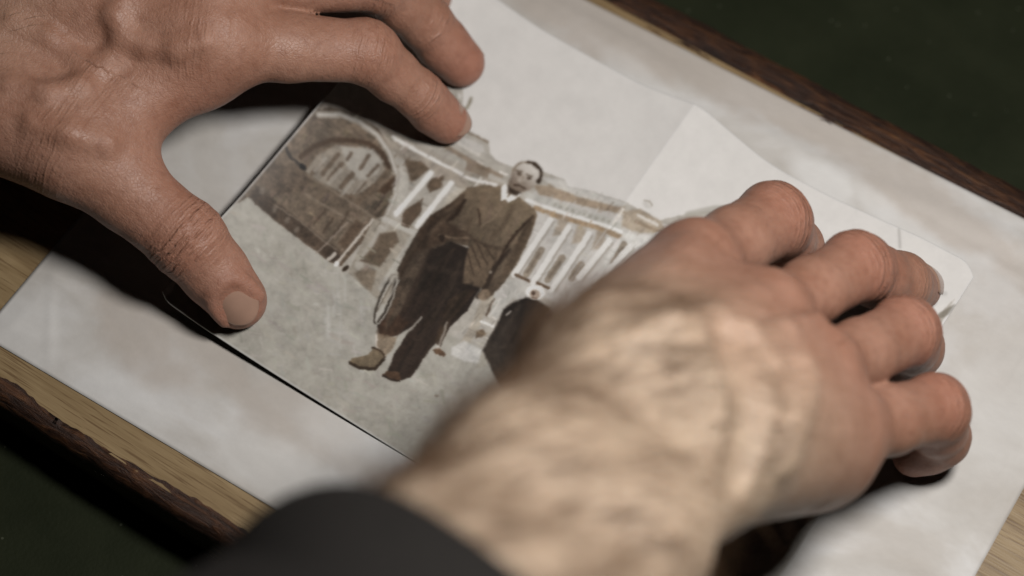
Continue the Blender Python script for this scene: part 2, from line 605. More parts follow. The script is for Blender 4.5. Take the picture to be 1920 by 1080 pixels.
# great arch at the left
poly([(470, 392), (430, 420), (612, 212), (640, 214), (680, 226), (712, 250), (735, 285), (745, 325), (742, 365), (726, 402), (640, 500), (620, 494), (530, 432)], (104, 89, 74), tex=0.22)
poly([(618, 208), (650, 206), (690, 216), (720, 236), (760, 262), (700, 244), (660, 226), (622, 222), (600, 230)], (168, 160, 150), 0.85, 3)
ARCH = [(476, 392), (612, 214), (690, 230), (742, 300), (742, 366), (640, 498)]
strokes(ARCH, 240, [UPR, UPR, LEV], (6, 20), (2, 4.5), 0.17, 0.7, 1)
for w_, cc in ((11, (150, 143, 133)), (3.0, (182, 178, 172))):
    line([(600, 238), (640, 232), (676, 240), (708, 260), (731, 290), (743, 326), (742, 366), (726, 404)], w_, cc, 0.9, 2)
line([(566, 312), (590, 292), (622, 277), (660, 273), (692, 276), (716, 292), (730, 316)], 9, (76, 58, 44), 0.95, 4)
poly([(575, 335), (596, 306), (632, 284), (690, 284), (716, 304), (724, 330), (700, 352), (664, 372), (630, 362), (600, 350)], (134, 125, 113), 0.9, 4, 0.12)
poly([(640, 286), (700, 286), (718, 306), (708, 330), (676, 344), (652, 322)], (158, 153, 145), 0.85, 6, 0.08)
for x0, y0, x1, y1, wd in ((604, 318, 586, 338, 7), (636, 300, 606, 336, 8), (642, 316, 618, 346, 9), (662, 332, 640, 356, 9), (684, 346, 656, 376, 8), (660, 296, 652, 308, 6), (692, 298, 676, 322, 7), (710, 314, 690, 334, 6), (722, 330, 694, 366, 10), (700, 352, 668, 386, 9)):
    line([(x0, y0), (x1, y1)], wd, (96, 80, 65), 0.85, 3, 0.1)
for x0, y0, x1, y1, wd in ((612, 308, 592, 332, 6), (640, 326, 618, 350, 7), (662, 346, 640, 372, 6), (686, 340, 664, 366, 5)):
    line([(x0, y0), (x1, y1)], wd, (152, 146, 137), 0.7, 3, 0.05)
poly([(706, 362), (742, 330), (742, 352), (722, 366)], (70, 52, 38), 0.9, 4)
for y_ in (0, 1):
    line([(574, 340 + y_ * 34), (640, 372 + y_ * 34), (700, 408 + y_ * 30)], 4, (128, 113, 97), 0.7, 3)
poly([(470, 392), (486, 372), (520, 392), (600, 445), (640, 474), (636, 500), (600, 478), (530, 432)], (70, 56, 45), 0.85, 6, 0.25)
poly([(484, 360), (512, 330), (560, 326), (590, 350), (560, 372), (520, 382)], (92, 76, 62), 0.7, 8, 0.25)
line([(541, 302), (548, 316), (572, 328)], 6, (52, 46, 42), 0.95, 3)
oval((570, 328), 7, 5, 0.5, (28, 26, 26), 1, 3)
for x_, y_ in ((495, 378), (517, 406), (557, 438), (540, 422)):
    oval((x_, y_), 4, 7, 0.6, (128, 116, 104), 0.6, 4)
for x0, y0, x1, y1 in ((625, 414, 606, 440), (640, 424, 612, 462), (654, 400, 640, 424), (610, 400, 590, 424)):
    line([(x0, y0), (x1, y1)], 4, (76, 60, 47), 0.7, 3)
poly([(668, 414), (684, 424), (648, 470), (634, 458)], (84, 66, 51), 0.8, 5)
line([(518, 398), (560, 420), (604, 452), (632, 472)], 3, (124, 110, 96), 0.7, 2)
line([(652, 420), (612, 460), (594, 478)], 3, (138, 124, 112), 0.8, 2)
line([(700, 412), (630, 497)], 4.0, (186, 178, 168), 0.95, 2)
line([(705, 415), (638, 498)], 2.4, (84, 66, 50), 0.9, 1.6)
line([(628, 478), (616, 488)], 6, (186, 178, 168), 0.9, 2)
oval((631, 496), 6, 4, -0.7, (205, 202, 198), 1, 2)
oval((648, 504), 8, 4, -0.7, (48, 34, 22), 0.95, 2.5)
# pier and lower storey behind the man
poly([(700, 412), (726, 404), (778, 428), (820, 440), (730, 580), (652, 512)], (140, 132, 120), 1, 3, 0.14)
line([(722, 412), (790, 442)], 12, (172, 168, 160), 0.9, 4)
line([(722, 424), (672, 500)], 14, (160, 154, 145), 0.85, 5)
line([(776, 446), (716, 540)], 15, (160, 156, 148), 0.85, 5, 0.1)
poly([(712, 438), (742, 434), (748, 452), (712, 500), (674, 490), (700, 462)], (94, 78, 62), 0.9, 5, 0.1)
poly([(664, 512), (690, 500), (706, 508), (696, 545), (676, 532)], (112, 97, 80), 0.8, 5)
# upper storey: cornice, windows and the two pale columns
poly([(712, 244), (760, 262), (868, 318), (920, 336), (960, 350), (930, 372), (860, 352), (790, 316), (750, 300), (730, 280)], (142, 132, 120), 0.9, 4, 0.14)
line([(738, 262), (800, 294), (866, 326)], 7, (196, 193, 189), 1, 2)
line([(760, 262), (868, 318)], 9, (150, 143, 133), 0.8, 4)
line([(846, 262), (898, 290)], 6, (188, 182, 174), 0.9, 2.5)
line([(826, 270), (900, 312), (940, 330)], 8, (128, 111, 93), 0.85, 3.5)
poly([(866, 256), (905, 272), (910, 288), (890, 284), (862, 270)], (172, 168, 163), 0.85, 4)
line([(872, 246), (915, 266)], 4, (124, 108, 90), 0.8, 2.5)
poly([(876, 300), (920, 316), (914, 334), (872, 318)], (120, 102, 84), 0.75, 4)
line([(872, 332), (900, 340), (930, 346)], 6, (196, 193, 190), 0.95, 2.5)
line([(938, 322), (950, 327)], 5, (206, 200, 194), 0.9, 2)
line([(862, 180), (858, 200)], 6, (186, 182, 177), 0.9, 2)
line([(884, 186), (878, 200), (872, 206)], 6, (132, 124, 106), 0.95, 2.2)
line([(852, 184), (862, 192)], 5, (140, 132, 118), 0.8, 3)
poly([(758, 302), (790, 304), (806, 318), (790, 332), (770, 346), (764, 322)], (98, 81, 64), 0.95, 4, 0.1)
poly([(804, 336), (834, 330), (828, 352), (806, 362), (800, 350)], (94, 77, 60), 0.95, 4, 0.1)
poly([(756, 398), (794, 372), (790, 398), (766, 428), (752, 424)], (90, 72, 56), 0.95, 3, 0.1)
poly([(752, 312), (764, 334), (768, 352), (750, 400), (744, 380), (748, 340)], (166, 161, 152), 0.85, 4)
strokes([(700, 400), (745, 310), (720, 240), (870, 240), (960, 330), (850, 390), (760, 540), (660, 510)], 220, [UPR, LEV, LEV], (6, 22), (2, 4), 0.11, 0.6, 2)
for a_, b_ in (((808, 326), (743, 402)), ((846, 344), (782, 424))):
    line([a_, b_], 15, (160, 154, 146), 0.8, 3)
    line([a_, b_], 10, (200, 198, 195), 1.0, 2)
poly([(842, 364), (866, 352), (884, 350), (856, 376), (826, 400)], (168, 158, 142), 0.6, 5)
# facade at the right of the man
poly([(985, 376), (1010, 352), (1165, 398), (1240, 420), (1300, 440), (1260, 560), (1120, 620), (960, 520)], (172, 168, 163), 1, 3, 0.07)
poly([(1000, 346), (1050, 352), (1170, 392), (1172, 410), (1140, 402), (1010, 364)], (146, 128, 108), 0.95, 4, 0.12)
line([(1030, 346), (1062, 356), (1066, 364)], 6, (138, 120, 98), 0.8, 3)
poly([(1010, 330), (1060, 338), (1064, 348), (1110, 362), (1175, 388), (1160, 394), (1100, 376), (1040, 352)], (178, 175, 170), 0.9, 4)
line([(990, 366), (1060, 390), (1160, 428)], 12, (166, 164, 157), 0.9, 4, 0.12)
for i in range(11):
    t_ = i / 10
    oval((1040 + 112 * t_, 385 + 40 * t_), 3.4, 3.4, 0, (140, 136, 126), 0.7, 3)
line([(988, 375), (1050, 398), (1165, 439)], 6, (202, 200, 197), 1, 2)
line([(1004, 390), (1050, 408), (1100, 424), (1150, 444), (1168, 450)], 9, (142, 116, 86), 0.85, 3.5, 0.2)
line([(1168, 398), (1150, 425)], 5, (196, 190, 182), 0.9, 2)
poly([(1168, 402), (1200, 396), (1240, 418), (1250, 436), (1200, 440), (1165, 430)], (150, 134, 114), 0.85, 5, 0.12)
line([(1196, 408), (1232, 424)], 6, (190, 184, 176), 0.9, 2)
line([(1192, 420), (1246, 440)], 6, (132, 114, 92), 0.8, 3)
oval((1214, 388), 9, 7, 0.4, (184, 180, 175), 0.9, 3)
line([(1208, 381), (1218, 382), (1222, 390)], 2.2, (146, 138, 126), 0.9, 1.5)
poly([(1170, 440), (1240, 446), (1230, 462), (1180, 480), (1150, 540), (1110, 540), (1140, 480)], (184, 182, 178), 0.9, 4)
for x_, y_ in ((1048, 408), (1083, 424), (1120, 438)):
    poly([(x_, y_ - 2), (x_ + 18, y_ + 4), (x_ + 10, y_ + 34), (x_ - 12, y_ + 36)], (146, 132, 116), 0.8, 5, 0.12)
strokes([(990, 372), (1060, 345), (1250, 420), (1220, 470), (1100, 560), (970, 520)], 260, [UPR, LEV], (5, 18), (1.6, 3.4), 0.08, 0.6, 3)
for x0, y0, x1, y1 in ((1015, 470, 987, 515), (1054, 486, 1027, 526), (1090, 500, 1072, 524), (1170, 462, 1150, 496)):
    line([(x0, y0), (x1, y1)], 13, (128, 116, 101), 0.92, 3, 0.12)
    line([(x0 - 3, y0 + 6), (x1 + 2, y1 - 4)], 4, (104, 90, 76), 0.7, 3)
for x0, y0, x1, y1 in ((1032, 413, 964, 515), (1066, 428, 1000, 530), (1104, 443, 1034, 545), (1142, 456, 1086, 524), (1182, 464, 1140, 510)):
    line([(x0 + 6, y0 + 4), (x1 + 6, y1 + 4)], 5, (140, 132, 122), 0.7, 3)
    line([(x0, y0), (x1, y1)], 11, (196, 194, 191), 1, 2)
line([(968, 516), (992, 528)], 6, (86, 64, 44), 0.9, 2.5)
line([(1008, 532), (1028, 542)], 6, (86, 64, 44), 0.9, 2.5)
poly([(940, 520), (975, 526), (1000, 545), (985, 565), (960, 560), (930, 600), (915, 580)], (166, 163, 157), 0.9, 4, 0.1)
line([(920, 548), (905, 575), (886, 620), (866, 650)], 16, (156, 146, 132), 0.9, 4, 0.15)
line([(926, 560), (912, 590)], 5, (90, 72, 56), 0.8, 2.5)
line([(938, 560), (918, 592)], 5, (186, 182, 176), 0.8, 2.5)
line([(902, 602), (926, 612)], 5, (200, 198, 194), 0.95, 2)
poly([(892, 620), (906, 616), (912, 626), (892, 634)], (104, 84, 64), 0.85, 3)
poly([(848, 650), (870, 638), (904, 655), (900, 680), (870, 676), (846, 664)], (182, 180, 176), 0.9, 5)
poly([(904, 655), (922, 660), (912, 686), (892, 690)], (152, 146, 134), 0.7, 4)
strokes([(930, 530), (1000, 545), (940, 620), (900, 680), (850, 650), (890, 560)], 90, [UPR, LEV], (5, 14), (1.6, 3.4), 0.12, 0.6, 4)
# second figure in black
shade([(944, 580), (960, 568), (985, 558), (1006, 562), (1030, 580), (1060, 620), (960, 760), (925, 700), (905, 656), (930, 610)], (34, 27, 23), (62, 52, 44), (985, 570), (930, 690), 1, 5, 0.2)
oval((1004, 549), 18, 14, 0.2, (204, 200, 195), 1, 3)
oval((1003, 553), 10, 9, 0.3, (150, 134, 120), 1, 3)
oval((1000, 551), 4, 3.5, 0, (70, 50, 38), 0.9, 2.5)
line([(998, 559), (1006, 561)], 3, (90, 70, 56), 0.8, 2)
line([(975, 572), (950, 610), (925, 650)], 9, (66, 56, 48), 0.5, 7)
line([(1000, 570), (985, 600), (960, 640)], 8, (24, 19, 16), 0.6, 6)
line([(957, 584), (950, 590)], 4, (160, 152, 144), 0.8, 3)
# walking man: trousers
shade([(792, 452), (810, 440), (850, 452), (890, 470), (906, 500), (900, 540), (876, 582), (842, 614), (806, 655), (770, 706), (752, 712), (724, 702), (738, 664), (772, 612), (745, 628), (716, 634), (707, 612), (722, 578), (738, 545), (752, 500), (770, 470)], (40, 31, 26), (52, 39, 31), (870, 480), (730, 640), 1, 3, 0.14)
poly([(716, 598), (748, 590), (766, 604), (748, 626), (716, 634), (706, 622)], (72, 50, 36), 0.8, 6, 0.2)
poly([(842, 560), (878, 540), (892, 545), (846, 600), (826, 650), (814, 640)], (58, 44, 33), 0.9, 3, 0.2)
strokes([(795, 450), (890, 470), (905, 510), (870, 585), (800, 660), (760, 708), (728, 700), (750, 640), (710, 625), (740, 540)], 90, [(-0.5, 0.86), (-0.62, 0.78)], (14, 40), (2, 5), 0.14, 0.4, 6)
line([(790, 594), (768, 618)], 4, (150, 144, 136), 0.85, 3)
line([(838, 604), (824, 646)], 4, (156, 148, 138), 0.7, 3)
poly([(812, 655), (822, 650), (836, 662), (832, 668), (816, 663)], (92, 66, 46), 0.95, 2.5)
oval((821, 650), 3, 3, 0, (180, 176, 170), 0.8, 3)
line([(802, 500), (860, 512)], 10, (66, 52, 42), 0.5, 8)
for i in range(24):
    x0, y0 = rng.uniform(760, 880), rng.uniform(460, 560)
    line([(x0, y0), (x0 - rng.uniform(10, 30), y0 + rng.uniform(20, 46))], rng.uniform(2, 5), (70, 54, 42) if i % 2 else (34, 27, 22), 0.35, 4)
poly([(840, 386), (808, 404), (784, 436), (760, 486), (742, 524), (726, 570), (722, 620), (752, 580), (790, 500), (820, 430)], (80, 66, 53), 0.9, 6, 0.3)
# jacket
shade([(876, 352), (905, 346), (940, 350), (975, 370), (1002, 392), (1008, 404), (996, 440), (985, 466), (966, 500), (945, 530), (925, 552), (912, 560), (905, 540), (890, 532), (868, 530), (872, 490), (880, 462), (842, 452), (826, 462), (800, 468), (780, 480), (768, 492), (752, 520), (744, 506), (764, 466), (786, 430), (806, 406), (846, 380)], (114, 97, 77), (66, 53, 42), (975, 372), (800, 490), 1, 3, 0.10)
strokes([(850, 380), (905, 348), (1004, 398), (960, 505), (910, 550), (870, 528), (880, 462), (800, 468), (765, 500), (800, 410)], 70, [(0.5, 0.86), (-0.6, 0.8), (-0.25, 0.97)], (12, 34), (2, 5), 0.09, 0.4, 5)
poly([(806, 406), (846, 380), (872, 362), (866, 392), (848, 414), (826, 418), (796, 436)], (62, 46, 34), 0.85, 4, 0.2)
line([(872, 376), (856, 402), (838, 412)], 7, (44, 31, 23), 0.85, 4)
poly([(786, 428), (830, 414), (856, 424), (880, 452), (846, 450), (812, 462), (782, 470)], (66, 50, 38), 0.85, 5, 0.25)
line([(824, 440), (848, 446), (886, 446)], 4, (112, 93, 74), 0.8, 3)
oval((829, 446), 6, 7, 0, (40, 29, 22), 0.9, 3)
poly([(902, 358), (920, 372), (902, 424), (898, 400)], (104, 86, 68), 0.6, 5)
line([(897, 392), (901, 424)], 3.4, (60, 44, 33), 0.85, 2.5)
line([(902, 424), (925, 410), (950, 376)], 3.4, (122, 104, 84), 0.7, 2.5)
line([(892, 452), (872, 436), (850, 430)], 6, (58, 44, 34), 0.6, 4)
poly([(880, 462), (896, 450), (940, 470), (935, 500), (905, 540), (868, 530), (872, 490)], (94, 77, 60), 0.8, 4, 0.15)
for a_, b_ in (((884, 460), (900, 500)), ((894, 456), (914, 496)), ((906, 458), (926, 486)), ((878, 476), (888, 516))):
    line([a_, b_], 3, (58, 44, 34), 0.8, 2.5)
line([(998, 408), (968, 436), (946, 468), (936, 492)], 6, (50, 36, 27), 0.9, 4)
poly([(998, 404), (1004, 410), (990, 450), (960, 506), (938, 524), (950, 480), (972, 446)], (84, 68, 53), 0.85, 4, 0.2)
line([(956, 470), (928, 500), (912, 534), (896, 556)], 8, (44, 33, 26), 0.85, 4)
oval((908, 552), 12, 10, -0.6, (126, 106, 86), 0.9, 4)
oval((920, 510), 3, 3, 0, (140, 128, 114), 0.9, 2)
# collar, tie and head
poly([(940, 352), (946, 344), (956, 356), (950, 374), (940, 376)], (208, 205, 201), 1, 2)
poly([(948, 374), (962, 362), (978, 362), (966, 374), (952, 380)], (208, 205, 201), 1, 2)
poly([(953, 346), (966, 350), (980, 356), (964, 364), (954, 362)], (44, 32, 25), 0.95, 2.5)
poly([(954, 338), (980, 354), (968, 368), (950, 362)], (110, 95, 81), 1, 5)
shade([(958, 326), (962, 314), (972, 305), (988, 302), (1004, 307), (1013, 318), (1014, 334), (1006, 346), (994, 356), (978, 360), (962, 354), (955, 342)], (184, 178, 171), (118, 102, 88), (998, 312), (964, 352), 1, 4, 0.05)
oval((976, 338), 6, 4, 0.5, (168, 158, 147), 0.7, 5)
line([(962, 320), (968, 310), (978, 304), (992, 302)], 4, (116, 100, 82), 0.75, 3)
line([(990, 303), (1004, 307), (1012, 316), (1015, 328), (1011, 341)], 6, (70, 55, 42), 0.95, 3)
line([(1002, 307), (1013, 318)], 7, (60, 46, 35), 0.9, 3)
oval((1010, 339), 4, 5, 0.4, (58, 44, 34), 0.9, 3)
line([(967, 320), (978, 322)], 2.6, (96, 80, 64), 0.8, 2)
line([(987, 326), (998, 331)], 2.6, (92, 76, 60), 0.8, 2)
oval((974, 326), 5, 3.2, 0.4, (82, 66, 52), 0.85, 3)
oval((992, 334), 5, 3.4, 0.4, (76, 60, 47), 0.85, 3)
line([(982, 330), (977, 340), (982, 343)], 2.6, (126, 111, 97), 0.75, 2.4)
line([(965, 346), (974, 348), (984, 353)], 3.6, (70, 52, 40), 0.9, 2.4)
poly([(954, 350), (966, 356), (978, 362), (966, 366), (954, 360)], (52, 39, 30), 0.85, 4)
# hoop and stick held at his side
hoop = [(722 + 36 * math.cos(t) * 0.5 - 10 * math.sin(t) * 0.86, 560 - 52 * math.cos(t) * 0.86 - 8 * math.sin(t) * 0.5) for t in np.linspace(0, 2 * math.pi, 40)]
line(hoop, 5.5, (62, 54, 46), 0.9, 2.4)
line([(p[0] + 3, p[1] + 1) for p in hoop], 2.2, (176, 172, 164), 0.8, 2.0)
line([(748, 524), (732, 552), (714, 584), (704, 600)], 2.6, (168, 164, 156), 0.75, 2.4)
line([(740, 522), (724, 550), (706, 584)], 2.4, (92, 82, 70), 0.7, 2.2)
oval((738, 520), 12, 8, -0.9, (150, 144, 134), 0.7, 6, 0.3)
line([(800, 440), (770, 480), (750, 516)], 5, (60, 46, 35), 0.8, 4, 0.2)
# folds of the suit, soft
for pts, wd, c_, al in (([(866, 372), (846, 392), (822, 404)], 7, (112, 94, 76), 0.45), ([(830, 400), (806, 428), (792, 462)], 8, (42, 32, 25), 0.5), ([(850, 398), (824, 420), (806, 440)], 6, (96, 80, 64), 0.4),
                        ([(920, 362), (908, 396), (905, 420)], 8, (116, 99, 80), 0.4), ([(960, 388), (946, 420), (922, 446)], 9, (78, 62, 48), 0.5), ([(976, 396), (964, 420)], 7, (122, 104, 84), 0.4),
                        ([(892, 452), (915, 462), (940, 466)], 6, (56, 43, 34), 0.6), ([(884, 410), (874, 434), (860, 444)], 6, (70, 55, 42), 0.5), ([(930, 474), (926, 510), (910, 538)], 5, (58, 45, 35), 0.6),
                        ([(968, 452), (948, 490), (930, 520)], 6, (112, 95, 77), 0.4), ([(984, 430), (966, 470)], 5, (60, 46, 36), 0.5), ([(800, 470), (786, 520), (760, 570)], 8, (66, 52, 42), 0.5),
                        ([(836, 470), (816, 530), (786, 586)], 8, (34, 26, 21), 0.6), ([(862, 490), (846, 540), (812, 592)], 7, (68, 54, 43), 0.45), ([(886, 530), (858, 570), (830, 606)], 6, (32, 25, 20), 0.6),
                        ([(806, 600), (782, 640), (756, 684)], 7, (62, 47, 37), 0.5), ([(776, 640), (752, 680), (742, 700)], 6, (34, 25, 20), 0.6), ([(744, 560), (728, 596), (720, 622)], 6, (88, 66, 50), 0.5)):
    line(pts, wd, c_, al, 6)
# his shoes and sock
line([(706, 628), (706, 650)], 4, (196, 186, 176), 0.9, 2)
poly([(708, 624), (744, 632), (738, 652), (722, 668), (706, 648)], (120, 102, 82), 0.85, 4, 0.15)
poly([(655, 678), (660, 672), (690, 664), (700, 650), (716, 656), (722, 666), (712, 682), (702, 692), (684, 690), (664, 686)], (112, 96, 74), 1, 2.2, 0.15)
line([(656, 680), (672, 688), (690, 691), (704, 690), (720, 672)], 6, (52, 38, 26), 0.95, 2.4)
line([(698, 650), (716, 658), (722, 668)], 4, (62, 46, 32), 0.9, 2.2)
poly([(716, 702), (726, 694), (748, 696), (752, 710), (746, 714), (730, 708)], (84, 60, 42), 1, 2.2)
line([(718, 704), (734, 711), (748, 713)], 4, (44, 30, 21), 0.9, 2)
oval((818, 741), 5, 2.5, 0, (120, 106, 92), 0.8, 2)
# the picture's outlines are soft and uneven, not cut out
wx = (value_noise(PH, PW, 9, 201, 3, 0.6) - 0.5) * 3.2
wy = (value_noise(PH, PW, 9, 202, 3, 0.6) - 0.5) * 3.2
sx_ = np.clip(xgrid + wx, 0, PW - 2)
sy_ = np.clip(ygrid + wy, 0, PH - 2)
canvas = canvas[np.round(sy_).astype(int), np.round(sx_).astype(int)]
canvas[1:-1, 1:-1] = canvas[1:-1, 1:-1] * 0.4 + 0.15 * (canvas[:-2, 1:-1] + canvas[2:, 1:-1] + canvas[1:-1, :-2] + canvas[1:-1, 2:])
# faded marks in the sky and grain over everything
line([(1290, 404), (1340, 392), (1390, 392)], 12, (150, 146, 136), 0.7, 5)
line([(1765, 592), (1790, 578)], 12, (120, 114, 102), 0.9, 3)
line([(1756, 551), (1772, 551)], 8, (176, 173, 170), 0.9, 4)
line([(1686, 428), (1688, 462)], 5, (160, 157, 153), 0.8, 3)
gm = canvas.mean(-1, keepdims=True)
canvas = gm + (canvas - gm) * 0.74
canvas = np.where(canvas < 150, canvas * (0.90 + 0.10 * canvas / 150), canvas)
def soften(img, r, passes=2):
    for _ in range(passes):
        for ax_ in (0, 1):
            pad_ = [(0, 0)] * 3
            pad_[ax_] = (r + 1, r)
            cs = np.cumsum(np.pad(img, pad_, mode='edge'), axis=ax_)
            n_ = img.shape[ax_]
            a_ = np.take(cs, range(2 * r + 1, 2 * r + 1 + n_), axis=ax_)
            b_ = np.take(cs, range(0, n_), axis=ax_)
            img = (a_ - b_) / (2 * r + 1)
    return img


canvas = canvas * 0.8 + soften(canvas, 4) * 0.2
sharp = canvas - soften(canvas, 9)
canvas = canvas + 0.12 * sharp
NZ3 = value_noise(PH, PW, 3, 303, 2, 0.7) - 0.5
tone = np.clip((158 - canvas.mean(-1)) / 90, 0.05, 1)
canvas *= (1 + 0.05 * NZ1 + tone * (0.20 * NZ2 + 0.20 * NZ3 + 0.14 * NZ1))[..., None]
CANVAS = np.clip(lin(np.clip(canvas, 0, 255)) * 1.16, 0.004, 0.66)

CW, CH = 178.0, 132.0
ncx, ncy = 640, 478
cu = np.linspace(0, CW, ncx)
tp = np.array([at(*p, 1.5)[:2] for p in ((921, 0), (1020, 62), (1090, 100), (1200, 160), (1322, 214), (1366, 247), (1430, 297), (1470, 322), (1560, 368), (1728, 444), (1794, 480.6))])
order = np.argsort(tp[:, 0])
ytop = np.interp(cu, np.r_[-30, tp[order, 0]], np.r_[132.5, tp[order, 1]])
ytop = np.convolve(np.pad(ytop, 8, mode='edge'), np.ones(17) / 17, 'valid')
ytop -= np.clip(cu - (CW - 6), 0, 6) ** 2 * 0.10
ytop -= np.clip(5 - cu, 0, 5) ** 2 * 0.06
ybot = np.clip(4 - cu, 0, 4) ** 2 * 0.10 + 0.0 * cu
vv = np.linspace(0, 1, ncy)[:, None]
CX = np.broadcast_to(cu[None], (ncy, ncx)).copy()
CY = ybot[None] + vv * (ytop - ybot)[None]
xr, yr = CX, CY
CZ = 0.9 + 0.0 * CX
CZ += 3.4 * np.exp(-xr / 22) * np.exp(-((yr - 0) / 26) ** 2) + 7.5 * np.exp(-xr / 15) * np.clip(yr / 20, 0.3, 1)
CZ += 0.7 * np.exp(-yr / 8) * np.clip((90 - xr) / 60, 0, 1)
cr_ = np.clip((yr - 30) / 80, 0, 1)
CZ += cr_ * (3.2 * np.exp(-np.abs(xr - 89 + 0.02 * yr) / 17.0))
CZ += 0.9 * np.clip((xr - 150) / 28, 0, 1) ** 2 + 0.9 * np.clip((yr - 112) / 20, 0, 1) ** 2 * np.clip((89 - xr) / 50, 0, 1)
CZ += (value_noise(ncy, ncx, (120, 150), 77, 2) - 0.5) * 0.5
flat = np.stack([CX, CY, np.full_like(CX, 1.5)], -1)
ix, iy = project(flat.reshape(-1, 3))
ix, iy = np.clip(ix - PX0, 0, PW - 2), np.clip(iy - PY0, 0, PH - 2)
jx, jy = ix.astype(int), iy.astype(int)
fx, fy = (ix - jx)[:, None], (iy - jy)[:, None]
cols = (CANVAS[jy, jx] * (1 - fx) + CANVAS[jy, jx + 1] * fx) * (1 - fy) + (CANVAS[jy + 1, jx] * (1 - fx) + CANVAS[jy + 1, jx + 1] * fx) * fy
# worn white lip along the crease and the edges of the card
rim = np.minimum(np.minimum(xr, CW - xr), np.minimum(yr - ybot[None], (ytop[None] - yr)))
wear = np.clip(1 - rim / 0.7, 0, 1) * 0.55 + np.clip(1 - np.abs(xr - 89 + 0.02 * yr) / 0.45, 0, 1) * 0.35 * cr_
cols = cols * (1 - wear.reshape(-1, 1)) + 0.58 * wear.reshape(-1, 1)
idx = np.arange(ncx * ncy).reshape(ncy, ncx)
F = np.stack([idx[:-1, :-1], idx[:-1, 1:], idx[1:, 1:], idx[1:, :-1]], -1).reshape(-1, 4)
card = link_mesh('photograph', np.stack([CX, CY, CZ], -1).reshape(-1, 3), F, mat_print(), attrs={'print': np.c_[cols, np.ones(len(cols))]})
so = card.modifiers.new('thickness', 'SOLIDIFY')
so.thickness, so.offset = 0.00035, -1
tag(card, 'creased old sepia photograph of a man in a suit before a building', 'photograph')

# ------------------------------------------------------------------ hands
def smin(a, b, k):
    h = np.maximum(k - np.abs(a - b), 0) / k
    return np.minimum(a, b) - h * h * k * 0.25


